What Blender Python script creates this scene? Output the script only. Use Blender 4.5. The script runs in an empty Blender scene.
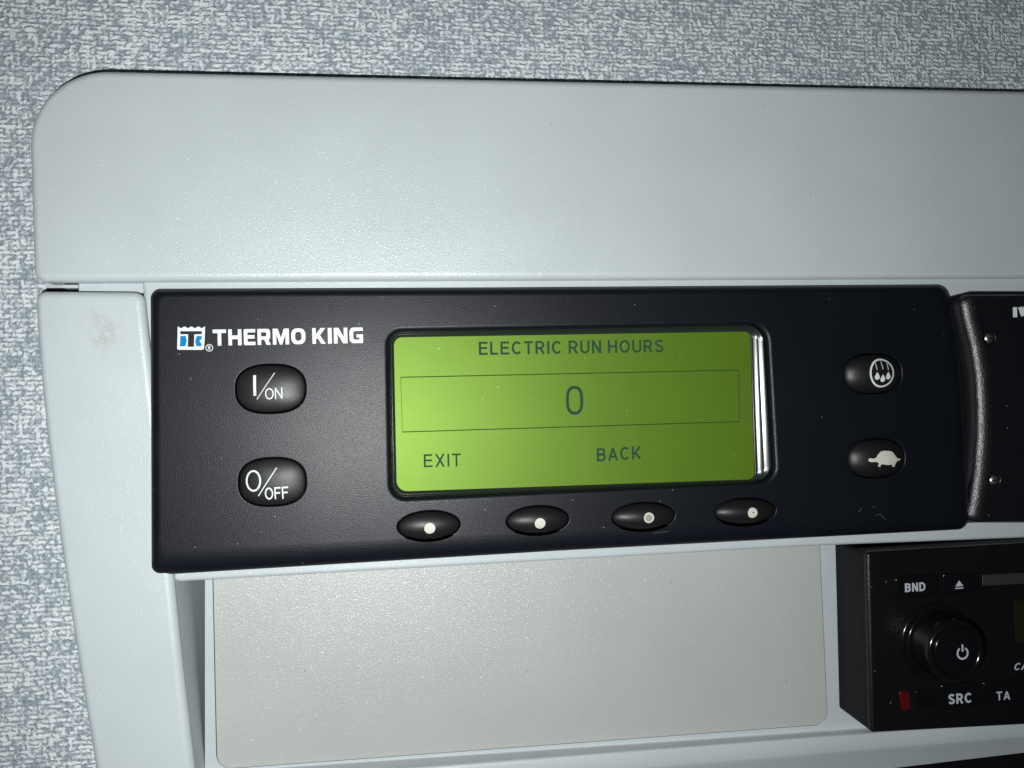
import bpy, bmesh, math, random
from mathutils import Vector, Matrix
random.seed(4)
S = bpy.context.scene
COL = S.collection
MM = 0.001
XR = 1420        # the console runs on past the right of the frame

# ------------------------------------------------------------------ camera, light, exposure
YAW, ROLL, DIST, FPX = math.radians(7.7), math.radians(1.36), 235.0, 740.0
CAM = Vector((0, -DIST, 0))
fwd = Vector((math.sin(YAW), math.cos(YAW), 0))
r0 = Vector((math.cos(YAW), -math.sin(YAW), 0)); u0 = Vector((0, 0, 1))
rgt = math.cos(ROLL)*r0 - math.sin(ROLL)*u0
upv = math.sin(ROLL)*r0 + math.cos(ROLL)*u0
cd = bpy.data.cameras.new('camera'); cam = bpy.data.objects.new('camera', cd); COL.objects.link(cam)
m = Matrix((rgt, upv, -fwd)).transposed().to_4x4(); m.translation = CAM*MM
cam.matrix_world = m
cd.sensor_width = 36; cd.lens = FPX/1024*36; cd.clip_start = 0.005; cd.clip_end = 20
S.camera = cam

W = bpy.data.worlds.new('World'); S.world = W; W.use_nodes = True
W.node_tree.nodes['Background'].inputs[0].default_value = (0.75, 0.85, 1.0, 1)
W.node_tree.nodes['Background'].inputs[1].default_value = 0.02

# the phone's flash: one small lamp a little left of and below the lens
ld = bpy.data.lights.new('flash_lamp', 'SPOT'); lamp = bpy.data.objects.new('flash_lamp', ld); COL.objects.link(lamp)
ld.energy = 3.4; ld.shadow_soft_size = 0.0016; ld.color = (0.97, 0.99, 1.0)
ld.spot_size = math.radians(170); ld.spot_blend = 0.6
lm = (CAM - 24*rgt - 27*upv)*MM
d = fwd*0.97 + rgt*0.5 + upv*0.07
lamp.matrix_world = Matrix.Translation(lm) @ d.to_track_quat('-Z', 'Y').to_matrix().to_4x4()

S.view_settings.view_transform = 'Standard'; S.view_settings.look = 'None'
S.view_settings.exposure = 0.0; S.view_settings.gamma = 1.0
S.render.engine = 'CYCLES'

# ------------------------------------------------------------------ helpers
def P(px, py, y=0.0):
    """point (x, z) in millimetres on the plane at depth y, measured from the photograph"""
    r = fwd*FPX + (px-512)*rgt - (py-384)*upv
    t = (y - CAM.y)/r.y
    q = CAM + r*t
    return (q.x, q.z)
def PL(pts, y): return [P(a, b, y) for a, b in pts]

def ccw(lp):
    a = sum(lp[i-1][0]*lp[i][1]-lp[i][0]*lp[i-1][1] for i in range(len(lp)))
    return lp if a > 0 else lp[::-1]

def rounded(pts, radii, n=8):
    """polygon with rounded corners; pts (x,z) mm"""
    out = []; N = len(pts)
    for i in range(N):
        p = Vector(pts[i]); a = Vector(pts[i-1]); b = Vector(pts[(i+1) % N])
        r = radii[i] if isinstance(radii, (list, tuple)) else radii
        if r <= 0: out.append(tuple(p)); continue
        da = (a-p).normalized(); db = (b-p).normalized()
        ang = da.angle(db)
        L = min(r/math.tan(ang/2), (a-p).length*.49, (b-p).length*.49)
        rr = L*math.tan(ang/2)
        c = p + (da+db).normalized()*(rr/math.sin(ang/2))
        s = p+da*L-c; e = p+db*L-c
        a0 = math.atan2(s.y, s.x); a1 = math.atan2(e.y, e.x)
        dlt = (a1-a0+math.pi) % (2*math.pi)-math.pi
        for k in range(n+1):
            t = a0+dlt*k/n
            out.append((c.x+rr*math.cos(t), c.y+rr*math.sin(t)))
    return out

def inset(lp, d):
    """offset a CCW loop inwards by d (outwards when negative)"""
    out = []; N = len(lp)
    for i in range(N):
        p = Vector(lp[i]); a = Vector(lp[i-1]); b = Vector(lp[(i+1) % N])
        e1 = (p-a); e2 = (b-p)
        if e1.length < 1e-9: e1 = e2
        if e2.length < 1e-9: e2 = e1
        e1.normalize(); e2.normalize()
        n1 = Vector((-e1.y, e1.x)); n2 = Vector((-e2.y, e2.x))
        nn = n1+n2
        nn = nn.normalized() if nn.length > 1e-6 else n1
        k = max(.35, nn.dot(n1))
        out.append(tuple(p+nn*(d/k)))
    return out

def lerp_loop(a, b, t): return [(p[0]+(q[0]-p[0])*t, p[1]+(q[1]-p[1])*t) for p, q in zip(a, b)]

class MB:
    def __init__(self): self.bm = bmesh.new()
    def ring(self, lp, y):
        return [self.bm.verts.new((x*MM, (y(x, z) if callable(y) else y)*MM, z*MM)) for x, z in lp]
    def bridge(self, A, B):
        n = len(A)
        for i in range(n):
            j = (i+1) % n
            try: self.bm.faces.new((A[i], A[j], B[j], B[i]))
            except ValueError: pass
    def loft(self, loops):
        R = [self.ring(l, y) for l, y in loops]
        for a, b in zip(R, R[1:]): self.bridge(a, b)
        return R
    def fill(self, rings):
        es = []
        for r in rings:
            for i in range(len(r)):
                e = self.bm.edges.get((r[i], r[(i+1) % len(r)])) or self.bm.edges.new((r[i], r[(i+1) % len(r)]))
                es.append(e)
        bmesh.ops.triangle_fill(self.bm, use_beauty=True, use_dissolve=False, edges=es)
    def cap(self, r): self.fill([r])
    def fan(self, r, c, y):
        v = self.bm.verts.new((c[0]*MM, y*MM, c[1]*MM))
        for i in range(len(r)): self.bm.faces.new((r[i], r[(i+1) % len(r)], v))
    def box(self, x0, x1, y0, y1, z0, z1):
        vs = [self.bm.verts.new((x*MM, y*MM, z*MM)) for x in (x0, x1) for y in (y0, y1) for z in (z0, z1)]
        for f in ((0,1,3,2),(4,6,7,5),(0,4,5,1),(2,3,7,6),(0,2,6,4),(1,5,7,3)): self.bm.faces.new([vs[i] for i in f])
    def flat(self, lp, y):
        self.cap(self.ring(ccw(lp), y))
    def build(self, name, mat, parent=None, smooth=True):
        bm = self.bm
        bmesh.ops.remove_doubles(bm, verts=bm.verts, dist=1e-7)
        bmesh.ops.recalc_face_normals(bm, faces=bm.faces)
        me = bpy.data.meshes.new(name); bm.to_mesh(me); bm.free()
        me.materials.append(mat)
        if smooth:
            for p in me.polygons: p.use_smooth = True
        o = bpy.data.objects.new(name, me); COL.objects.link(o)
        if parent is not None:
            o.parent = parent
            off = parent.location if parent.type == 'EMPTY' else Vector((0, 0, 0))   # mesh parts already sit at the world origin
            o.matrix_parent_inverse = Matrix.Translation(-off)
        return o

def thing(name, label, cat, loc):
    o = bpy.data.objects.new(name, None); COL.objects.link(o); o.empty_display_size = .01
    o.location = Vector(loc)*MM; o['label'] = label; o['category'] = cat
    return o

def plate(name, lp, yf, yb, bev, mat, parent, holes=(), segs=6, inner=None, bev_depth=None, back=True):
    """a slab with a rounded front edge; holes = list of (loop, bevel, depth)"""
    mb = MB(); lp = ccw(lp); bd = bev if bev_depth is None else bev_depth
    if inner is None:
        off = lambda t: inset(lp, bev*(1-t))
        guard = inset(lp, bev+.12)
    else:
        inner = ccw(inner)
        off = lambda t: lerp_loop(inner, lp, t)
        guard = inset(inner, .15)
    loops = [(guard, yf)]
    for k in range(segs+1):
        th = math.pi/2*k/segs
        loops.append((off(math.sin(th)), yf+bd*(1-math.cos(th))))
    loops.append((lp, yb))
    R = mb.loft(loops)
    rings = [R[0]]
    for hl, hb, hd in holes:
        hl = ccw(hl)
        L = [(inset(hl, -(hb+.08)), yf)]
        for k in range(5):
            th = math.pi/2*k/4
            L.append((inset(hl, -hb*(1-math.sin(th))), yf+hb*(1-math.cos(th))))
        L.append((hl, yf+hd))
        rings.append(mb.loft(L)[0])
    mb.fill(rings)
    if back and not holes: mb.cap(R[-1])
    return mb.build(name, mat, parent)

def arc(cx, cy, rx, ry, a0, a1, n=14):
    return [(cx+rx*math.cos(math.radians(a0+(a1-a0)*i/n)), cy+ry*math.sin(math.radians(a0+(a1-a0)*i/n))) for i in range(n+1)]
def stroke_glyphs(s):
    """plain upright capitals as centre lines in a box one unit tall; s = stroke width"""
    h = s/2; T = 1-h; M = .52; g = {}
    g['E'] = (.64, [[(h, 0), (h, 1)], [(s, T), (.64, T)], [(s, M), (.60, M)], [(s, h), (.64, h)]])
    g['L'] = (.58, [[(h, 0), (h, 1)], [(s, h), (.58, h)]])
    g['F'] = (.60, [[(h, 0), (h, 1)], [(s, T), (.60, T)], [(s, M), (.54, M)]])
    g['I'] = (s, [[(h, 0), (h, 1)]])
    g['T'] = (.66, [[(0, T), (.66, T)], [(.33, 0), (.33, 1-s)]])
    g['H'] = (.70, [[(h, 0), (h, 1)], [(.70-h, 0), (.70-h, 1)], [(s, M), (.70-s, M)]])
    g['N'] = (.70, [[(h, 0), (h, 1)], [(.70-h, 0), (.70-h, 1)], [(h*1.4, 1-h*.8), (.70-h*1.4, h*.8)]])
    g['X'] = (.70, [[(h*.9, 0), (.70-h*.9, 1)], [(h*.9, 1), (.70-h*.9, 0)]])
    g['V'] = (.74, [[(h*.9, 1), (.37, h*.6)], [(.74-h*.9, 1), (.37, h*.6)]])
    g['A'] = (.76, [[(h*.9, 0), (.38, 1-h*.6)], [(.76-h*.9, 0), (.38, 1-h*.6)], [(.20, .30), (.56, .30)]])
    g['K'] = (.70, [[(h, 0), (h, 1)], [(s, .36), (.70-h, 1-h*.3)], [(.28, .52), (.70-h, h*.3)]])
    g['O'] = (.80, [arc(.40, .5, .40-h, .5-h, 90, 450, 36)])
    g['C'] = (.74, [arc(.39, .5, .39-h, .5-h, 42, 318, 30)])
    g['D'] = (.72, [[(h, 0), (h, 1)], [(s, T), (.34, T)]+arc(.34, .5, .38-h, .5-h, 84, -84, 18)+[(.34, h), (s, h)]])
    g['U'] = (.70, [[(h, 1), (h, .34)]+arc(.35, .34, .35-h, .34-h, 186, 354, 16)+[(.70-h, .34), (.70-h, 1)]])
    def bowl(x0, x1, y0, y1): return [(x0, y1)]+arc(x1-(y1-y0)/2, (y0+y1)/2, (y1-y0)/2, (y1-y0)/2, 90, -90, 14)+[(x0, y0)]
    g['R'] = (.70, [[(h, 0), (h, 1)], bowl(s, .67-h, .46, T), [(.36, .46), (.70-h, 0)]])
    g['B'] = (.68, [[(h, 0), (h, 1)], bowl(s, .64-h, .53, T), bowl(s, .68-h, h, .52)])
    g['S'] = (.66, [arc(.33, .735, .32-h, .265-h, 15, 180, 14)[:-1]+arc(.33, .735, .32-h, .265-h*.8, 180, 262, 8)+arc(.33, .265, .33-h, .265-h*.6, 80, 0, 8)+arc(.33, .265, .33-h, .265-h, 0, -168, 14)])
    return g
def lettering(name, text, bl, br, h, ydep, mat, parent, w=.13, shear=0.0, gap=.17, surf=None, lift=.03):
    """drawn capitals whose baseline runs from pixel bl to br, h pixels tall, printed on the plane at ydep (or surface surf)"""
    G_ = stroke_glyphs(w); x = 0; items = []
    for ch in text:
        if ch == ' ': x += .34; continue
        items += [[(x+u+shear*v, v) for u, v in st] for st in G_[ch][1]]; x += G_[ch][0]+gap
    tot = x-gap
    a = Vector(P(*bl, ydep)); b = Vector(P(*br, ydep)); t = Vector(P(bl[0]-h*.024, bl[1]-h, ydep))
    mp = lambda u, v: tuple(a+(b-a)*(u/tot)+(t-a)*v)
    mb = MB()
    for k, st in enumerate(items):
        closed = (Vector(st[0])-Vector(st[-1])).length < 1e-4
        pts = st[:-1] if closed else st
        N = len(pts); Lr, Rr = [], []
        for i in range(N):
            p = Vector(pts[i])
            pa = Vector(pts[i-1]) if (i or closed) else p; pb = Vector(pts[(i+1) % N]) if (i < N-1 or closed) else p
            d1 = (p-pa); d2 = (pb-p)
            if d1.length < 1e-6: d1 = d2
            if d2.length < 1e-6: d2 = d1
            n1 = Vector((-d1.y, d1.x)).normalized(); n2 = Vector((-d2.y, d2.x)).normalized(); nn = (n1+n2).normalized()
            q = nn*(w/2/max(.5, nn.dot(n1)))
            Lr.append(mp(*(p+q))); Rr.append(mp(*(p-q)))
        y = ydep-lift-.002*k
        lv = [mb.bm.verts.new((x_*MM, y*MM, z_*MM)) for x_, z_ in Lr]; rv = [mb.bm.verts.new((x_*MM, y*MM, z_*MM)) for x_, z_ in Rr]
        for i in range(N if closed else N-1):
            j = (i+1) % N; mb.bm.faces.new((lv[i], lv[j], rv[j], rv[i]))
    if surf is not None:
        for _ in range(3):
            es = [e for e in mb.bm.edges if e.calc_length() > .35*MM]
            if es: bmesh.ops.subdivide_edges(mb.bm, edges=es, cuts=1)
        bmesh.ops.triangulate(mb.bm, faces=mb.bm.faces)
        for v in mb.bm.verts: v.co.y = (surf(v.co.x/MM, v.co.z/MM)-lift)*MM+(v.co.y-(ydep-lift)*MM)
    return mb.build(name, mat, parent, smooth=False)

def drape(mb, surf, ydep, lift):
    if surf is not None:
        for _ in range(2):
            es = [e for e in mb.bm.edges if e.calc_length() > .5*MM]
            if not es: break
            bmesh.ops.subdivide_edges(mb.bm, edges=es, cuts=2)
        bmesh.ops.triangulate(mb.bm, faces=mb.bm.faces)
    for v in mb.bm.verts:
        y = surf(v.co.x/MM, v.co.z/MM) if surf is not None else ydep
        v.co.y = (y-lift)*MM

def stroke_poly(pts, w):
    """outline of a polyline of width w (x,z mm)"""
    L = []; R = []
    for i, p in enumerate(pts):
        a = Vector(pts[max(i-1, 0)]); b = Vector(pts[min(i+1, len(pts)-1)])
        d = (b-a).normalized(); n = Vector((-d.y, d.x))*w/2
        L.append(tuple(Vector(p)+n)); R.append(tuple(Vector(p)-n))
    return L, R
def add_stroke(mb, pts, w, y, closed=False):
    if closed: pts = pts+[pts[0], pts[1]]
    L, R = stroke_poly(pts, w)
    if closed: L = L[1:-1]+[L[1]]; R = R[1:-1]+[R[1]]; L[-1] = L[0]; R[-1] = R[0]
    lv = [mb.bm.verts.new((x*MM, y*MM, z*MM)) for x, z in L]; rv = [mb.bm.verts.new((x*MM, y*MM, z*MM)) for x, z in R]
    for i in range(len(lv)-1): mb.bm.faces.new((lv[i], lv[i+1], rv[i+1], rv[i]))
def circle(c, r, n=32, a0=0, a1=2*math.pi, rz=None):
    full = abs(a1-a0-2*math.pi) < 1e-6
    k = n if full else n+1
    return [(c[0]+r*math.cos(a0+(a1-a0)*i/n), c[1]+(rz or r)*math.sin(a0+(a1-a0)*i/n)) for i in range(k)]

# ------------------------------------------------------------------ materials
class NT:
    def __init__(self, name):
        self.m = bpy.data.materials.new(name); self.m.use_nodes = True
        self.t = self.m.node_tree; self.b = self.t.nodes['Principled BSDF']
        self.co = self.n('ShaderNodeTexCoord').outputs['Object']
    def n(self, kind, **kw):
        x = self.t.nodes.new(kind)
        for k, v in kw.items():
            if k in x.inputs: x.inputs[k].default_value = v
            else: setattr(x, k, v)
        return x
    def l(self, a, b): self.t.links.new(a, b)
    def mapped(self, scale, loc=(0, 0, 0), rot=(0, 0, 0)):
        x = self.n('ShaderNodeMapping'); x.inputs['Scale'].default_value = scale
        x.inputs['Location'].default_value = loc; x.inputs['Rotation'].default_value = rot
        self.l(self.co, x.inputs[0]); return x.outputs[0]
    def noise(self, scale, detail=2, vec=None, rough=.5):
        x = self.n('ShaderNodeTexNoise'); x.inputs['Scale'].default_value = scale
        x.inputs['Detail'].default_value = detail; x.inputs['Roughness'].default_value = rough
        self.l(vec or self.co, x.inputs['Vector']); return x
    def ramp(self, src, stops):
        x = self.n('ShaderNodeValToRGB'); cr = x.color_ramp
        while len(cr.elements) < len(stops): cr.elements.new(.5)
        for e, (p, c) in zip(cr.elements, stops):
            e.position = p; e.color = (*c, 1) if isinstance(c, tuple) else (c, c, c, 1)
        self.l(src, x.inputs[0]); return x.outputs[0]
    def math(self, op, a, b=None, clamp=False):
        x = self.n('ShaderNodeMath', operation=op, use_clamp=clamp)
        for i, v in enumerate((a, b)):
            if v is None: continue
            if isinstance(v, (int, float)): x.inputs[i].default_value = v
            else: self.l(v, x.inputs[i])
        return x.outputs[0]
    def mix(self, f, a, b, mode='MIX'):
        x = self.n('ShaderNodeMix', data_type='RGBA', blend_type=mode)
        for s, v in ((x.inputs[0], f), (x.inputs[6], a), (x.inputs[7], b)):
            if isinstance(v, (int, float)): s.default_value = v
            elif isinstance(v, tuple): s.default_value = (*v, 1)
            else: self.l(v, s)
        return x.outputs[2]
    def bump(self, h, strength, dist, prev=None):
        x = self.n('ShaderNodeBump'); x.inputs['Strength'].default_value = strength; x.inputs['Distance'].default_value = dist
        self.l(h, x.inputs['Height'])
        if prev is not None: self.l(prev, x.inputs['Normal'])
        return x.outputs[0]
    def set(self, **kw):
        for k, v in kw.items():
            s = self.b.inputs[k]
            if isinstance(v, (int, float)): s.default_value = v
            elif isinstance(v, tuple): s.default_value = (*v, 1)
            else: self.l(v, s)
        return self.m

def plastic_grey(name, base, stain=None, grain=1.0, rough=.38, sparkle=.15):
    t = NT(name)
    big = t.noise(28, 3)
    col = t.mix(t.ramp(big.outputs['Fac'], [(.3, .0), (.7, 1.0)]), tuple(c*.96 for c in base), tuple(min(1, c*1.03) for c in base))
    # a few tiny dark specks of dirt
    v = t.n('ShaderNodeTexVoronoi'); v.inputs['Scale'].default_value = 190; t.l(t.co, v.inputs['Vector'])
    pick = t.math('GREATER_THAN', t.n('ShaderNodeSeparateColor').outputs[0], .9)
    sc = pick.node.inputs[0].links[0].from_node; t.l(v.outputs['Color'], sc.inputs[0])
    spk = t.math('MULTIPLY', t.math('LESS_THAN', v.outputs['Distance'], .055), pick)
    col = t.mix(t.math('MULTIPLY', spk, .55), col, (.12, .12, .12))
    if stain:
        mp = t.n('ShaderNodeMapping', vector_type='TEXTURE')
        mp.inputs['Location'].default_value = stain; mp.inputs['Rotation'].default_value = (0, math.radians(-28), 0)
        mp.inputs['Scale'].default_value = (.0062, .02, .0095); t.l(t.co, mp.inputs[0])
        ln = t.n('ShaderNodeVectorMath', operation='LENGTH'); t.l(mp.outputs[0], ln.inputs[0])
        nz = t.noise(420, 5, rough=.7)
        f = t.math('MULTIPLY', t.math('SUBTRACT', 1.0, ln.outputs['Value'], True), t.ramp(nz.outputs['Fac'], [(.42, 0.0), (.72, 1.0)]))
        col = t.mix(t.math('MULTIPLY', f, .85, True), col, (.33, .29, .22))
    g1 = t.noise(1500, 2); g2 = t.noise(3800, 1)
    h = t.math('ADD', g1.outputs['Fac'], t.math('MULTIPLY', g2.outputs['Fac'], .9))
    nrm = t.bump(h, .36*grain, .00022)
    g3 = t.noise(1900, 2)
    t.set(**{'Coat Weight': sparkle, 'Coat Roughness': .13, 'Coat Normal': t.bump(g3.outputs['Fac'], .62, .0004)})
    return t.set(**{'Base Color': col, 'Roughness': rough, 'Specular IOR Level': .5, 'Normal': nrm})

def plastic_black(name, base, rough, grain, spec=.5, dust=1.0, scale=1600, coat=False):
    t = NT(name)
    v = t.n('ShaderNodeTexVoronoi'); v.inputs['Scale'].default_value = 260; t.l(t.co, v.inputs['Vector'])
    sc = t.n('ShaderNodeSeparateColor'); t.l(v.outputs['Color'], sc.inputs[0])
    spk = t.math('MULTIPLY', t.math('LESS_THAN', v.outputs['Distance'], .05), t.math('GREATER_THAN', sc.outputs[0], .72))
    col = t.mix(t.math('MULTIPLY', spk, .6*dust), base, (.35, .35, .35))
    sm = t.noise(45, 4)
    rg = t.math('ADD', rough, t.math('MULTIPLY', t.math('SUBTRACT', sm.outputs['Fac'], .5), .12))
    g = t.noise(scale, 2)
    if coat: t.set(**{'Coat Weight': .2, 'Coat Roughness': .30, 'Coat Normal': t.bump(g.outputs['Fac'], grain*.8, .00025)})
    return t.set(**{'Base Color': col, 'Roughness': rg, 'Specular IOR Level': spec, 'Normal': t.bump(g.outputs['Fac'], grain, .00025)})

def simple(name, base, rough=.5, metal=0.0, spec=.5, emit=None, es=0.0):
    t = NT(name)
    nz = t.noise(700, 2)
    col = t.mix(nz.outputs['Fac'], tuple(c*.92 for c in base), base)
    t.set(**{'Base Color': col, 'Roughness': rough, 'Metallic': metal, 'Specular IOR Level': spec})
    if emit: t.set(**{'Emission Color': emit, 'Emission Strength': es})
    return t.m

def fabric():
    t = NT('woven_fabric')
    # threads wander a little
    w = t.noise(160, 3); wv = t.n('ShaderNodeVectorMath', operation='MULTIPLY_ADD')
    t.l(w.outputs['Color'], wv.inputs[0]); wv.inputs[1].default_value = (.0016, 0, .0011); t.l(t.co, wv.inputs[2])
    w2 = t.noise(620, 2); wv2 = t.n('ShaderNodeVectorMath', operation='MULTIPLY_ADD')
    t.l(w2.outputs['Color'], wv2.inputs[0]); wv2.inputs[1].default_value = (.0023, 0, .0017); t.l(wv.outputs[0], wv2.inputs[2])
    sep = t.n('ShaderNodeSeparateXYZ'); t.l(wv2.outputs[0], sep.inputs[0])
    X, Z = sep.outputs[0], sep.outputs[2]
    def threads(along, across, pitch, length, seed):
        """one set of threads: rows of given pitch, broken into floats of irregular length; returns (height, float value)"""
        row = t.math('MULTIPLY', across, 1000/pitch)
        ri = t.math('FLOOR', row); rf = t.math('SUBTRACT', row, ri)
        wn = t.n('ShaderNodeTexWhiteNoise', noise_dimensions='2D'); cb = t.n('ShaderNodeCombineXYZ'); t.l(ri, cb.inputs[0]); cb.inputs[1].default_value = seed
        t.l(cb.outputs[0], wn.inputs['Vector'])
        pos = t.math('ADD', t.math('MULTIPLY', along, 1000/length), t.math('MULTIPLY', wn.outputs['Value'], 9.0))
        # 1-D noise along each row decides where the thread floats on top
        nz = t.n('ShaderNodeTexNoise', noise_dimensions='2D'); cb2 = t.n('ShaderNodeCombineXYZ'); t.l(pos, cb2.inputs[0])
        t.l(t.math('MULTIPLY', ri, 7.31), cb2.inputs[1]); nz.inputs['Scale'].default_value = 1; nz.inputs['Detail'].default_value = 1.5
        t.l(cb2.outputs[0], nz.inputs['Vector'])
        prof = t.math('SUBTRACT', 1.0, t.math('POWER', t.math('ABSOLUTE', t.math('SUBTRACT', t.math('MULTIPLY', rf, 2.0), 1.0)), 2.0))
        return prof, nz.outputs['Fac']
    wp, wf = threads(X, Z, 1.5, 2.1, 1.0)
    vp, vf = threads(Z, X, 1.7, 2.1, 5.0)
    patch = t.noise(1, 3, t.mapped((42, 0, 60)), .6)
    pz = t.math('MULTIPLY', t.math('SUBTRACT', patch.outputs['Fac'], .5), .34)
    tuft = t.noise(1, 2, t.mapped((900, 0, 1100)), .6)
    tz = t.math('MULTIPLY', t.math('SUBTRACT', tuft.outputs['Fac'], .5), .55)
    a = t.math('MULTIPLY', wp, t.ramp(t.math('ADD', t.math('ADD', wf, pz), tz), [(.36, 0.0), (.60, 1.0)]))
    b = t.math('MULTIPLY', vp, t.ramp(t.math('ADD', t.math('ADD', vf, pz), tz), [(.45, 0.0), (.68, 1.0)]))
    f = t.math('MAXIMUM', a, b)
    fib = t.noise(2400, 2)
    f2 = t.math('MULTIPLY', f, t.math('ADD', .62, t.math('MULTIPLY', fib.outputs['Fac'], .65)), True)
    hue = t.noise(300, 2)
    tint = t.mix(hue.outputs['Fac'], (.69, .76, .77), (.82, .85, .84))
    under = t.mix(t.math('MAXIMUM', wp, vp), (.125, .158, .185), (.27, .32, .35))  # darker between the threads: gap shading put into the colour
    col = t.mix(f2, under, tint)
    return t.set(**{'Base Color': col, 'Roughness': .8, 'Specular IOR Level': .25, 'Normal': t.bump(f2, .8, .0005)})

GREY = (.48, .53, .54)
sx, sz = P(103, 333, 2)
M_LID = plastic_grey('grey_lid_plastic', GREY, sparkle=.26)
M_SIDE = plastic_grey('grey_side_plastic', GREY, stain=(sx*MM, 2*MM, sz*MM), grain=.7)
M_FASC = plastic_grey('grey_fascia_plastic', tuple(c*.95 for c in GREY), grain=.6)
M_FLOOR = plastic_grey('grey_recess_plastic', tuple(c*.93 for c in GREY), grain=.6)
M_BLANK = plastic_grey('beige_grey_cover_plastic', (.415, .430, .405), grain=1.2, sparkle=.32, rough=.38)
M_HOUSE = plastic_black('black_housing_plastic', (.003, .0042, .0075), .47, .34, spec=.22, scale=3000, coat=True)
M_BTN = plastic_black('black_rubber_button', (.008, .008, .008), .44, .10, spec=.38, dust=.4)
M_GLOSS = plastic_black('gloss_black_plastic', (.0035, .0035, .004), .16, .03, dust=.6)
M_RADIO = plastic_black('radio_black_plastic', (.003, .003, .0035), .38, .35)
M_RSIDE = plastic_black('radio_side_plastic', (.006, .006, .0065), .68, .25, spec=.2)
M_INSTR = plastic_black('instrument_black_plastic', (.004, .004, .0055), .36, .60, spec=.8, scale=2000)
M_DARK = simple('dark_slot', (.004, .004, .005), .8, spec=.1)
M_WHITE = simple('white_print', (.70, .72, .72), .5)
M_PRINTG = simple('pale_grey_print', (.42, .46, .50), .5)
M_BLUE = simple('blue_print', (.0, .20, .47), .6, spec=.1)
M_INK = simple('black_print', (.012, .013, .016), .5)
M_IVORY = simple('ivory_print', (.60, .58, .50), .6)
M_GREYDOT = simple('grey_print', (.30, .29, .26), .5)
M_STEEL = simple('screw_steel', (.62, .61, .58), .36, 1.0)
M_RED = simple('red_plastic', (.07, .0015, .0025), .35)
M_OLIVE = simple('unlit_display_glass', (.010, .011, .004), .12)
M_SLOT = simple('slot_grey', (.022, .022, .022), .6)
M_LCDTXT = simple('lcd_segments', (.020, .056, .036), .85, spec=.05, emit=(.10, .25, .06), es=.05)
M_LCDLINE = simple('lcd_thin_segments', (.014, .045, .012), .85, spec=.05, emit=(.10, .25, .04), es=.05)
M_CLEAR = simple('clear_window_edge', (.018, .026, .021), .23, spec=.55)

def lcd():
    t = NT('green_lcd')
    rows = t.noise(1, 2, t.mapped((60, 0, 1500)))
    mott = t.noise(60, 3)
    k = t.math('ADD', t.math('MULTIPLY', rows.outputs['Fac'], .5), t.math('MULTIPLY', mott.outputs['Fac'], .5))
    col = t.mix(k, (.080, .155, .009), (.104, .190, .013))
    em = t.mix(k, (.17, .33, .012), (.21, .38, .02))
    v = t.n('ShaderNodeTexVoronoi'); v.inputs['Scale'].default_value = 210; t.l(t.co, v.inputs['Vector'])
    sc = t.n('ShaderNodeSeparateColor'); t.l(v.outputs['Color'], sc.inputs[0])
    col = t.mix(t.math('MULTIPLY', t.math('LESS_THAN', v.outputs['Distance'], .045), t.math('GREATER_THAN', sc.outputs[0], .6)), col, (.28, .34, .16))
    g = t.noise(1700, 2)
    return t.set(**{'Base Color': col, 'Emission Color': em, 'Emission Strength': .10, 'Metallic': .55, 'Roughness': .52, 'Specular IOR Level': .5,
                    'Normal': t.bump(g.outputs['Fac'], .05, .0002)})
M_LCD = lcd()

# ------------------------------------------------------------------ fabric wall behind
mb = MB()
YW = 12.0
mb.fill([mb.ring(PL([(-500, -450), (1700, -450), (1700, 1300), (-500, 1300)], YW), YW),
         mb.ring(PL([(95, 180), (XR-60, 180), (XR-60, 880), (160, 880)], YW), YW)])   # lining is cut out behind the console

wall = mb.build('wall', fabric(), None)
wall['kind'] = 'structure'
wall['label'] = 'pale grey and blue woven fabric lining behind the grey console'
wall['category'] = 'wall'

# ------------------------------------------------------------------ grey overhead console
con = thing('overhead_console', 'light grey plastic overhead console with flat lid, tapered side panel and recess', 'console', (0, 12, 0))
YL = 2.0
lid = rounded(PL([(29.5, 71), (XR, 101), (XR, 277), (36, 283)], YL+2.4), [23, 4, 4, 3.6], 14)
plate('lid', lid, YL, YW-.2, 2.4, M_LID, con, segs=8)
# tapered panel on the left
side_px = [(37, 291.5), (145, 292.5), (150, 340), (162, 440), (174.5, 577), (184, 670), (198, 790), (212, 900), (122, 900), (101, 790), (82, 675), (72, 610), (62, 540), (54, 480), (48, 430), (42.5, 375), (39, 330)]
side = rounded(PL(side_px, YL+2.3), [2.9, 3.2, 0, 0, 0, 0, 0, 3, 3, 0, 0, 0, 0, 0, 0, 0, 0], 6)
sp = plate('side_panel', side, YL, YW-.1, 2.3, M_SIDE, con, segs=8)
m0, m1 = P(95, 300, YL), P(150, 790, YL)
for v in sp.data.vertices:                      # draft angle under the inner edge, so the recess wall starts at the rounded rim
    if v.co.y > (YW-.3)*MM:
        f = (v.co.z/MM-m0[1])/(m1[1]-m0[1])
        if v.co.x/MM > m0[0]+(m1[0]-m0[0])*f: v.co.x -= 6*MM
# fascia strip that carries the two instruments
fas = rounded(PL([(142, 268), (XR, 266), (XR, 516), (1024, 537.5), (800, 546), (175, 581.5), (154, 420)], 6.3), [2, 2, 2, 3, 3, 2, 5], 4)
plate('fascia', fas, 5, 16.9, 1.3, M_FASC, con)
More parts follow.
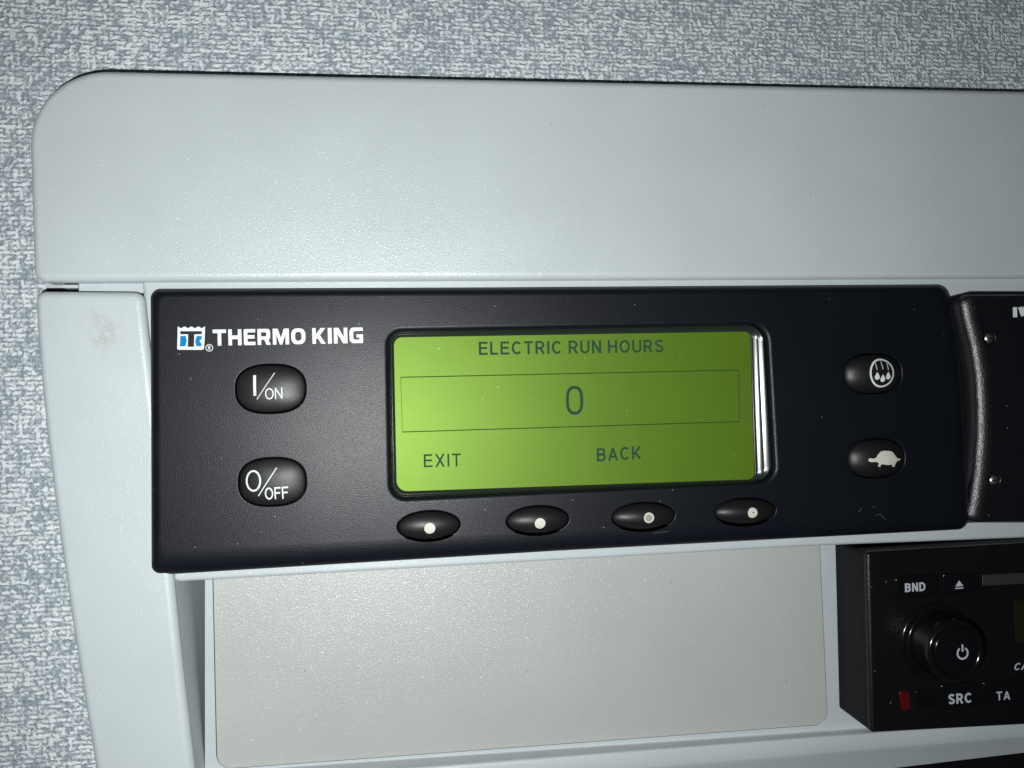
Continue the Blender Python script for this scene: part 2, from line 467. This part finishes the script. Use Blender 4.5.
# black box whose colour stands in for shade in the slot, and small bright clip in the gap at the left end of the lid
mb = MB(); a = P(47, 288.6, 9); b = P(80, 294, 9); mb.box(a[0], b[0], 8.5, 11.5, b[1], a[1]); mb.build('dark_slot_box', M_DARK, con, smooth=False)
mb = MB(); a = P(64, 285.2, 6); b = P(79, 288.3, 6); mb.box(a[0], b[0], 5.2, 8.4, b[1], a[1]); mb.build('clip', M_FASC, con, smooth=False)
mb = MB(); a = P(46, 281, 10); b = P(82, 289, 10); mb.box(a[0], b[0], 9.6, 11.6, b[1], a[1]); mb.build('inner_rail', M_FLOOR, con, smooth=False)
mb = MB(); a = P(79.5, 282, 7); b = P(160, 293, 7); mb.box(a[0], b[0], 6.5, 11, b[1], a[1]); mb.build('inner_rail', M_FASC, con, smooth=False)
# recess floor
YF = 17.0
mb = MB()
fl = PL([(205, 560), (XR, 510), (XR, 690), (1024, 717.5), (860, 728.5), (720, 738), (205, 776)], YF)
mb.flat(fl, YF)
mb.build('recess_floor', M_FLOOR, con, smooth=False)
# sloping left wall of the recess
mb = MB()
def at_t(line_, t):
    k = min(int(t*(len(line_)-1)), len(line_)-2); f = t*(len(line_)-1)-k
    return Vector(line_[k]).lerp(Vector(line_[k+1]), f)
top = [(*P(a_, b_, YL+2.3), YL+2.25) for a_, b_ in ((161.7, 440), (174.3, 577), (183.8, 670), (197.7, 790))]
bot = [(*P(a_, b_, y_), y_) for a_, b_, y_ in ((209, 440, 34), (209, 577, 32), (209, 670, 28), (209.5, 790, 22.5))]
grid = []
for i in range(25):
    p, q = at_t(top, i/24), at_t(bot, i/24)
    grid.append([mb.bm.verts.new((v.x*MM, v.z*MM, v.y*MM)) for v in (p.lerp(q, k/8) for k in range(9))])
for i in range(24):
    for k in range(8): mb.bm.faces.new((grid[i][k], grid[i][k+1], grid[i+1][k+1], grid[i+1][k]))
mb.build('recess_wall', M_FLOOR, con)
# loose blank cover in the recess with a fine seam round it
seam = rounded(PL([(212, 558), (819.2, 528), (828, 724.5), (216.5, 769.8)], YF-.1), [1, 1, 5, 5], 8)
mb = MB(); mb.flat(seam, YF-.06); mb.build('cover_seam', M_DARK, con, smooth=False)
cov = inset(ccw(seam), .32)
plate('blank_cover', cov, YF-.75, YF-.05, .35, M_BLANK, con)
# ledge under the recess
mb = MB()
def line(l, r, y): return [(*P(*l, y), y), (*P(*r, y), y)]
prof = [line((205, 772.5), (1100, 712), YF+.02), line((205, 773.5), (1100, 713), YF-.4), line((205, 783), (1100, 714.5), 12.8), line((205, 784.2), (1100, 715.2), 12.2), line((205, 787), (1100, 717.5), 11.8),
        line((205, 803), (1100, 729.5), 11.8), line((205, 806.5), (1100, 731.5), 12.0), line((205, 810), (1100, 734), 12.8), line((205, 850), (1100, 743.5), 16.5)]
vv = [[mb.bm.verts.new((x*MM, y*MM, z*MM)) for x, z, y in [a, b]] for a, b in prof]
for i in range(len(vv)-1): mb.bm.faces.new((vv[i][0], vv[i][1], vv[i+1][1], vv[i+1][0]))
mb.build('ledge', M_FLOOR, con)
mb = MB(); mb.flat(PL([(206, 830), (1100, 742), (1100, 900), (206, 960)], 16.9), 16.9); mb.build('dark_gap_sheet', M_DARK, con, smooth=False)  # black sheet, its colour stands in for shade in the gap below the ledge

# ------------------------------------------------------------------ temperature controller
ctl = thing('temperature_controller', 'black controller with a glowing green screen and oval buttons set in the grey console', 'controller', (*P(555, 430, 5)[:1], 5, P(555, 430, 5)[1]))
outer = rounded(PL([(151.2, 289.7), (500, 288.2), (945, 285), (955, 330), (962, 400), (967.5, 529), (560, 550.5), (152, 575.2)], 3.4), [2.6, 0, 5.0, 20, 20, 4.0, 0, 2.6], 8)
inn = rounded(PL([(159.5, 297), (500, 295.5), (938, 292.5), (946, 332), (953, 400), (958, 513), (560, 531), (161, 551)], 0), [2.4, 0, 4.4, 20, 20, 4.0, 0, 2.6], 8)

class Btn:
    """an oval push button: super-ellipse outline, domed cap"""
    def __init__(s, x0, x1, y0, y1, h, n=2.0, flat=2.6, pw=.62):
        a = P(x0, (y0+y1)/2, 0); b = P(x1, (y0+y1)/2, 0); c = P((x0+x1)/2, y0, 0); d = P((x0+x1)/2, y1, 0)
        s.c = ((a[0]+b[0])/2, (c[1]+d[1])/2); s.a = (b[0]-a[0])/2; s.b = (c[1]-d[1])/2
        s.h, s.n, s.flat, s.pw = h, n, flat, pw
    def loop(s, k=1.0, grow=0.0, N=56):
        out = []
        for i in range(N):
            t = 2*math.pi*i/N; cx, sy = math.cos(t), math.sin(t)
            out.append((s.c[0]+(s.a*k+grow)*math.copysign(abs(cx)**(2/s.n), cx), s.c[1]+(s.b*k+grow)*math.copysign(abs(sy)**(2/s.n), sy)))
        return out
    def y(s, x, z):
        r = (abs((x-s.c[0])/s.a)**s.n+abs((z-s.c[1])/s.b)**s.n)**(1/s.n)
        return s.yk(min(r, 1))
    def yk(s, k): return .3-s.h*(1-k**s.flat)**s.pw
    def build(s, parent, label):
        mb = MB()
        L = [(s.loop(1), 4.0)]
        for k in (1, .995, .98, .955, .92, .87, .8, .7, .58, .44, .3, .16, .06): L.append((s.loop(k), s.yk(k)))
        R = mb.loft(L); mb.fan(R[-1], s.c, s.yk(0))
        o = mb.build('button', M_BTN, parent); o['label'] = label
        return o

B = {
 'on':  (Btn(236.5, 304.5, 365.5, 412, 1.5, 2.5, 2.2, .8), 'black oval button marked ON'),
 'off': (Btn(239.5, 305, 459, 505, 1.5, 2.5, 2.2, .8), 'black oval button marked OFF'),
 'f1':  (Btn(398.5, 459, 512, 539.5, 2.2, 2.0, 2.0, .75), 'black oval button with a white dot under the word EXIT'),
 'f2':  (Btn(507.5, 568, 507, 533.5, 2.6, 2.0, 2.0, .75), 'black oval button with a white dot, second along below the screen'),
 'f3':  (Btn(613, 674, 503.5, 529.5, 3.0, 2.0, 2.0, .75), 'black oval button with a dim dot under the word BACK'),
 'f4':  (Btn(715.5, 775, 499, 524, 3.2, 2.0, 2.0, .75), 'black oval button with a white dot, farthest along below the screen'),
 'drops': (Btn(844.5, 901, 354.5, 393, 3.6, 2.4, 2.2, .7), 'black oval button with falling drops in a ring'),
 'tort': (Btn(848.5, 904, 439.5, 477, 3.6, 2.4, 2.2, .7), 'black oval button with a white tortoise'),
}
scr_out = rounded(PL([(388.5, 331.5), (767, 324.3), (776, 481), (391.5, 499)], 0), [4.2, 6.0, 5.2, 4.6], 10)
holes = [(b.loop(1, .38), .35, 3.9) for b, _ in B.values()]
holes.append((scr_out, 1.4, 5.5))
plate('housing', outer, 0, 5.2, 2, M_HOUSE, ctl, holes=holes, inner=inn, bev_depth=3.4, segs=10)
mb = MB(); mb.flat(inset(ccw(outer), 1), 4.9); mb.build('back_plate', M_DARK, ctl, smooth=False)

# screen and its clear window edge
YS = 4.0
scr_in = rounded(PL([(393.8, 337.5), (750, 331.6), (754.5, 479.1), (396.8, 491.5)], YS), [2.6, 2.0, 2.2, 3.4], 10)
mb = MB(); mb.flat(inset(ccw(scr_in), -.3), YS); scr = mb.build('screen', M_LCD, ctl, smooth=False)
fr_out = inset(ccw(scr_out), -.0)
si = ccw(scr_in)
prof = [(0, -.02), (.03, -.35), (.05, -.40), (.18, -.42), (.20, -.44), (.215, -.48), (.23, -.53), (.31, -.75), (.39, -.95), (.47, -1.10), (.485, -1.12), (.50, -1.10), (.51, -.95), (.525, -.78), (.57, -.76), (.59, -.80), (.605, -.84), (.69, -1.08), (.77, -1.28), (.85, -1.45), (.865, -1.48), (.88, -1.46), (.90, -1.2), (.93, -.9), (.97, -.8), (1.0, -.8)]
prof = [(t, YS+y) for t, y in prof]
mb = MB(); mb.loft([(lerp_loop(si, fr_out, t), y) for t, y in prof]); mb.build('window_frame', M_CLEAR, ctl)
lettering('lettering', 'ELECTRIC RUN HOURS', (479, 355), (663.5, 352.3), 13.2, YS, M_LCDTXT, scr, w=.16, gap=.18)
lettering('lettering', 'EXIT', (424, 467.3), (461, 466.3), 13.0, YS, M_LCDTXT, scr, w=.135, gap=.21)
lettering('lettering', 'BACK', (597, 461.6), (641, 459), 13.2, YS, M_LCDTXT, scr, w=.16, gap=.17)
mb = MB()
c = P(574.6, 400.3, YS); add_stroke(mb, [(c[0]+2.4*math.copysign(abs(math.cos(t))**.8, math.cos(t)), c[1]+4.25*math.copysign(abs(math.sin(t))**.72, math.sin(t))) for t in [i*2*math.pi/40 for i in range(40)]], 1.0, YS-.03, closed=True)
mb.build('digit', M_LCDTXT, scr, smooth=False)
mb = MB()
q = PL([(400.7, 377.3), (738.6, 370), (739.3, 421.6), (402.4, 432)], YS)
add_stroke(mb, [q[0], q[1]], .30, YS-.03); add_stroke(mb, [q[1], q[2]], .20, YS-.033); add_stroke(mb, [q[2], q[3]], .30, YS-.036); add_stroke(mb, [q[3], q[0]], .12, YS-.039)
mb.build('outline', M_LCDLINE, scr, smooth=False)

# maker's mark
def L6(x, y): return (170+x/11.38, 318+y/11.38)
mb = MB()
wave = []
for i in range(33):
    u = i/32; wave.append((88+u*312, 106-9*math.cos(u*4*2*math.pi)))
mb.flat(PL([L6(*p) for p in wave]+[L6(*p) for p in ((394, 250), (387, 345), (380, 358), (366, 362), (100, 362), (84, 356), (81, 340), (85, 220))], 0), -.02)
logo = mb.build('emblem', M_WHITE, ctl, smooth=False)
mb = MB()
mb.flat(PL([L6(*p) for p in ((118, 150), (364, 150), (362, 184), (277, 186), (273, 328), (203, 328), (207, 186), (116, 184))], 0), -.04)
mb.build('emblem_letter', M_HOUSE, logo, smooth=False)
mb = MB(); mb.flat(PL([L6(*p) for p in ((119, 204), (181, 204), (191, 262), (173, 323), (112, 323))], 0), -.04); mb.build('emblem_panel', M_BLUE, logo, smooth=False)
mb = MB(); mb.flat(PL([L6(*p) for p in ((306, 204), (363, 204), (362, 234), (334, 262), (360, 292), (356, 321), (300, 321), (286, 262))], 0), -.04); mb.build('emblem_panel', M_BLUE, logo, smooth=False)
mb = MB(); c = P(209.3, 347.8, 0); add_stroke(mb, circle(c, 1.0, 24), .22, -.02, closed=True); mb.build('registered_mark', M_WHITE, ctl, smooth=False)
lettering('registered_mark', 'R', (208.1, 349.6), (210.6, 349.5), 3.6, 0, M_WHITE, ctl, w=.2)

# the bold extended name, drawn stroke by stroke on a unit-height grid
def glyphs():
    g = {}
    def ring(x0, y0, x1, y1, rr, ri, s):  # outer and inner rounded rects
        return rounded([(x0, y0), (x1, y0), (x1, y1), (x0, y1)], rr, 6), rounded([(x0+s, y0+s*.78), (x1-s, y0+s*.78), (x1-s, y1-s*.78), (x0+s, y1-s*.78)], ri, 6)
    s = .27; h = .22
    g['T'] = (.98, [[(0, 1), (0, 1-h), (.49-s/2, 1-h), (.49-s/2, 0), (.49+s/2, 0), (.49+s/2, 1-h), (.98, 1-h), (.98, 1)]], [])
    g['H'] = (.98, [[(0, 0), (0, 1), (s, 1), (s, .62), (.98-s, .62), (.98-s, 1), (.98, 1), (.98, 0), (.98-s, 0), (.98-s, .38), (s, .38), (s, 0)]], [])
    g['E'] = (.86, [[(.1, 0), (.02, .03), (0, .12), (0, .88), (.02, .97), (.1, 1), (.86, 1), (.86, .79), (.3, .79), (.28, .77), (.28, .62), (.80, .62), (.80, .40), (.28, .40), (.28, .23), (.3, .21), (.86, .21), (.86, 0)]], [])
    g['R'] = (.98, [rounded([(0, 0), (0, 1), (.95, 1), (.95, .36), (.80, .36), (.98, 0), (.66, 0), (.50, .32), (s, .32), (s, 0)], [0, 0, .2, .2, .05, 0, 0, .02, 0, 0], 5)], [rounded([(s, .53), (s, .79), (.66, .79), (.66, .53)], [.0, .0, .1, .1], 4)])
    g['M'] = (1.22, [[(0, 0), (0, 1), (.38, 1), (.61, .42), (.84, 1), (1.22, 1), (1.22, 0), (.95, 0), (.95, .66), (.70, 0), (.52, 0), (.27, .66), (.27, 0)]], [])
    g['O'] = (1.08, [rounded([(0, 0), (1.08, 0), (1.08, 1), (0, 1)], .40, 8)], [rounded([(.30, .22), (.78, .22), (.78, .78), (.30, .78)], .2, 8)])
    g['K'] = (1.02, [[(0, 0), (0, 1), (s, 1), (s, .60), (.64, 1), (1.0, 1), (.58, .54), (1.02, 0), (.66, 0), (.40, .36), (s, .26), (s, 0)]], [])
    g['I'] = (.30, [[(0, 0), (0, 1), (.30, 1), (.30, 0)]], [])
    g['N'] = (1.04, [[(0, 0), (0, 1), (.36, 1), (.76, .40), (.76, 1), (1.04, 1), (1.04, 0), (.70, 0), (.28, .62), (.28, 0)]], [])
    g['G'] = (1.04, [rounded([(0, 0), (1.04, 0), (1.04, .56), (.54, .56), (.54, .36), (.76, .36), (.76, .22), (.29, .22), (.29, .78), (1.04, .78), (1.04, 1), (0, 1)], [.3, .06, 0, 0, 0, 0, .04, .14, .14, 0, .1, .3], 6)], [])
    return g
G = glyphs(); xs = []; x = 0
for ch in 'THERMO KING':
    if ch == ' ': x += .36; continue
    xs.append((ch, x)); x += G[ch][0]+.16
tot = x-.16
a = Vector(P(213, 345.8, 0)); b = Vector(P(363.2, 343.0, 0)); t = Vector(P(213-.4, 329.6, 0)); t2 = Vector(P(363.2-.4, 327.4, 0))
mb = MB()
for ch, x in xs:
    wd, outs, ins = G[ch]
    def mp(lp): 
        r = []
        for u, v in lp:
            f = (x+u)/tot; p0 = a+(b-a)*f; p1 = t+(t2-t)*f; r.append(tuple(p0+(p1-p0)*v))
        return r
    rings = [mb.ring(mp(l), -.02) for l in outs+ins]
    mb.fill(rings)
mb.build('name_lettering', M_WHITE, ctl, smooth=False)

# fine scratches in the black plastic
M_SCR = simple('scuffed_black_plastic', (.10, .10, .105), .5)
for p0, p1, w_ in (((858.5, 512), (861.8, 508), .14), ((875, 515.5), (880, 514.2), .12), ((880, 514), (885.5, 519.5), .16), ((873, 506), (874.2, 507.3), .2), ((654, 533), (668, 531.4), .13), ((571, 500.5), (574, 499.6), .2)):
    mb = MB(); add_stroke(mb, PL([p0, p1], 0), w_, -.012); mb.build('scratch', M_SCR, ctl, smooth=False)
# buttons and what is printed on them
bo = {k: b.build(ctl, lab) for k, (b, lab) in B.items()}
def on_btn(key, fn, mat, yt, name='symbol'):
    mb = MB(); fn(mb, yt); drape(mb, B[key][0].y, 0, .05); return mb.build(name, mat, bo[key], smooth=False)
YT = -1.0
on_btn('on', lambda m_, y: add_stroke(m_, PL([(254.4, 375.2), (254.9, 395.8)], y), .85, y), M_WHITE, YT)
on_btn('on', lambda m_, y: add_stroke(m_, PL([(274.6, 372.7), (256.9, 399.4)], y), .28, y), M_IVORY, YT)
lettering('lettering', 'ON', (265.4, 399.6), (282.6, 398.6), 11.2, YT, M_WHITE, bo['on'], w=.10, gap=.12, surf=B['on'][0].y, lift=.05)
def zero(m_, y):
    c = P(253.3, 481, y); add_stroke(m_, circle(c, 2.05, 36, rz=3.0), .55, y, closed=True)
on_btn('off', zero, M_WHITE, YT)
on_btn('off', lambda m_, y: add_stroke(m_, PL([(276.6, 467.8), (258.2, 496.2)], y), .3, y), M_WHITE, YT)
lettering('lettering', 'OFF', (265, 500), (288.3, 498.8), 12.4, YT, M_WHITE, bo['off'], w=.13, gap=.12, surf=B['off'][0].y, lift=.05)
for k, px, py, y in (('f1', 429.8, 528.3, -1.7), ('f2', 540, 523.4, -2), ('f3', 648.8, 517.8, -2.4), ('f4', 752.4, 512.8, -2.6)):
    on_btn(k, lambda m_, yy: m_.flat(circle(P(px, py, yy), 1.72, 28), yy), M_IVORY, y, 'dot')
B['f3c'] = B['f3']; bo['f3c'] = bo['f3']
mb = MB(); mb.flat(circle(P(648.6, 517.8, -2.4), 1.15, 24), 0); drape(mb, B['f3'][0].y, 0, .08); mb.build('dot', M_GREYDOT, bo['f3'], smooth=False)
YD = -2.8
on_btn('drops', lambda m_, y: add_stroke(m_, circle(P(881.8, 373, y), 4.35, 44, rz=4.6), .62, y, closed=True), M_WHITE, YD, 'ring')
for px, t0, t1 in ((875.8, 363, 370), (881.8, 361.5, 369.5), (887.6, 363, 370)):
    on_btn('drops', lambda m_, y: add_stroke(m_, PL([(px-.3, t0), (px+.4, t1)], y), .38, y), M_PRINTG, YD, 'streak')
for px, py in ((876.4, 376.4), (882.2, 378.6), (887.8, 376)):
    def drop(m_, y):
        c = P(px, py, y)
        m_.flat([(c[0]+.92*math.cos(q), c[1]-.25+.92*math.sin(q)) for q in [math.radians(150+i*240/14) for i in range(15)]]+[(c[0], c[1]+1.5)], y)
    on_btn('drops', drop, M_WHITE, YD, 'drop')
def T7(x, y): return (800+x/4.571, 400+y/4.571)
tort = [(312, 272), (318, 266), (334, 268), (346, 262), (352, 250), (366, 236), (382, 232), (410, 233), (424, 238), (436, 254), (446, 266), (468, 270), (462, 276), (448, 279), (438, 290), (435, 306), (422, 305), (421, 295), (400, 297), (372, 293), (366, 296), (366, 305), (354, 304), (357, 288), (344, 282), (326, 284), (314, 280)]
on_btn('tort', lambda m_, y: m_.flat(PL([T7(*p) for p in tort], y), y), M_IVORY, YD, 'tortoise_symbol')

# ------------------------------------------------------------------ instrument beside the controller
ins = thing('dashboard_instrument', 'black instrument face with two steel screws at the right end of the console', 'instrument', (*P(1060, 420, 5)[:1], 5, P(1060, 420, 5)[1]))
base = rounded(PL([(944, 299), (952, 295.8), (971, 291), (XR, 291), (XR, 510), (1024, 523), (976, 523), (950, 524)], 3.4), [1.2, 1.2, 3, 2, 2, 2, 1.2, 1.2], 4)
plate('base_frame', base, 3.4, 5.0, .8, M_INSTR, ins)
edge = [(975, 298), (XR, 297), (XR, 500), (1024, 519), (981, 520), (985.5, 502), (990.5, 470), (993.5, 435), (993.5, 405), (991, 375), (985.5, 345), (979, 318)]
face = rounded(PL(edge, 0), [3, 1, 1, 1, 3, 6, 10, 10, 10, 10, 10, 6], 5)
face_o = rounded(PL([(962, 294), (XR, 291), (XR, 508), (1024, 523), (968, 523.5), (973, 502), (977.5, 470), (980, 435), (980, 405), (978, 375), (973, 345), (966, 318)], 0), [3, 1, 1, 1, 3, 6, 10, 10, 10, 10, 10, 6], 5)
sh = []
for hx, hy in ((988.6, 338.6), (993.6, 480)): sh.append((circle(P(hx, hy, 0), 2.2, 28), .25, 2.6))
plate('faceplate', face_o, -.5, 3.6, 2, M_INSTR, ins, inner=face, bev_depth=3.2, holes=sh, segs=10)
for hx, hy in ((988, 338.4), (993, 480)):
    c = P(hx, hy, 0)
    mb = MB(); L = [(circle(c, 2.0, 28), 2.6)]
    for k in range(7):
        th = math.pi/2*k/7; L.append((circle(c, 2.0*math.cos(th), 28), 0.4-1.5*math.sin(th)))
    R = mb.loft(L); mb.cap(R[-1]); sc_ = mb.build('screw', M_STEEL, ins)
    mb = MB(); mb.box(c[0]-1.1, c[0]+1.1, -1.13, -.4, c[1]-.16, c[1]+.16); mb.build('slot', M_DARK, sc_, smooth=False)
lettering('lettering', 'IV', (1013, 317.3), (1027.5, 316.8), 10.0, -.5, M_WHITE, ins, w=.34, gap=.10)

# ------------------------------------------------------------------ car radio
YR = -2.2
rad = thing('car_radio', 'black car radio with a glossy round knob standing proud in the lower recess', 'radio', (P(1100, 640, 10)[0], 10, P(1100, 640, 10)[1]))
rf = rounded(PL([(867, 552.5), (XR, 520), (XR, 704), (871.5, 733.5)], YR), [1.5, 2, 2, 1.4], 6)
plate('body', inset(ccw(rf), .06), YR+1.2, YF-.1, .3, M_RSIDE, rad)
rh = [(circle(P(883, 581, YR), 1.1, 20), .3, 1.0), (circle(P(888, 701, YR), 1.1, 20), .3, 1.0)]
plate('faceplate', rf, YR, YR+1.8, 1.2, M_RADIO, rad, holes=rh, segs=6)
mb = MB(); mb.flat(inset(ccw(rf), 1.2), YR+1.05); mb.build('face_backing', M_DARK, rad, smooth=False)
def pad(name, px, bev, hgt, mat, r=.8):
    return plate(name, rounded(PL(px, YR), r, 5), YR-hgt, YR+.3, bev, mat, rad, segs=5)
b1 = pad('button', [(894, 576), (937, 573.5), (938, 595.5), (895, 598.5)], .5, .7, M_GLOSS, 1.6)
lettering('lettering', 'BND', (905, 592.2), (925.4, 590.8), 8.8, YR-.7, M_PRINTG, b1, w=.2, gap=.14)
b2 = pad('button', [(942, 573.2), (978, 571), (979, 592.5), (943, 595)], .5, .5, M_GLOSS, 1.0)
mb = MB(); mb.flat(PL([(955.2, 586.6), (963.4, 586), (959, 580.3)], YR-.5), YR-.53); mb.flat(PL([(955.2, 589), (963.4, 588.5), (963.4, 587.3), (955.2, 587.8)], YR-.5), YR-.53); mb.build('eject_symbol', M_PRINTG, b2, smooth=False)
b3 = pad('button', [(940, 684), (978.5, 681), (979.8, 707), (941, 710)], .5, .6, M_GLOSS, 1.0)
lettering('lettering', 'SRC', (948.4, 704.4), (972, 702.6), 10.2, YR-.6, M_PRINTG, b3, w=.2, gap=.14)
b4 = pad('button', [(982, 681), (1021, 678.3), (1022.5, 704), (983.4, 706.7)], .5, .6, M_GLOSS, 1.0)
lettering('lettering', 'TA', (996.4, 700.4), (1010.2, 699.4), 8.6, YR-.6, M_PRINTG, b4, w=.17, gap=.14)
pad('button', [(1024.5, 678), (1063, 675.3), (1064, 701), (1025.8, 703.6)], .5, .6, M_GLOSS, 1.0)
rb = pad('release_button', [(898.5, 691.5), (909, 690.8), (909.8, 709), (901.5, 711)], .35, .5, M_RED, .5)
pad('release_surround', [(915.5, 690.3), (935, 689), (935.5, 708), (916, 709.4)], .35, .3, M_GLOSS, .5)
pad('disc_slot', [(982, 575), (1300, 558), (1300, 568), (982.5, 586)], .2, .12, M_SLOT, .5)
pad('display', [(1014, 601), (1250, 586), (1252, 628), (1015, 643.5)], .3, .15, M_OLIVE, .6)
lettering('lettering', 'CA', (1013.5, 670.3), (1027, 669.4), 7.0, YR, M_PRINTG, rad, w=.18, gap=.14, shear=.25)
# knob turned about the axis that points at the viewer
kc = P(935.5, 641, YR)
def lathe(prof, N=64):
    mb = MB(); R = mb.loft([(circle(kc, r, N), YR-h) for r, h in prof]); mb.cap(R[-1]); return mb
kb = lathe([(13.4, -.3), (13.4, .5), (13.1, .95), (12.5, 1.15), (11.7, 1.2), (11.1, 1.3), (10.95, 1.7), (10.9, 2.5), (10.7, 5), (10.45, 8), (10.3, 9.2), (10.05, 9.8), (9.6, 10.15), (9.0, 10.3), (8.5, 10.2), (8.3, 9.9), (8.1, 9.75), (7.9, 9.72)]).build('knob', M_GLOSS, rad)
lathe([(8.05, 9.5), (8.0, 9.9), (7.8, 10.15), (7.4, 10.25), (7.2, 10.26)]).build('knob_cap', M_GLOSS, kb)
mb = MB(); yk = YR-10.3; c = P(962.6, 653.2, yk)
add_stroke(mb, circle(c, 1.85, 30, math.radians(122), math.radians(418)), .62, yk)
add_stroke(mb, [(c[0], c[1]+.5), (c[0], c[1]+2.9)], .62, yk-.01)
mb.build('power_symbol', M_PRINTG, kb, smooth=False)
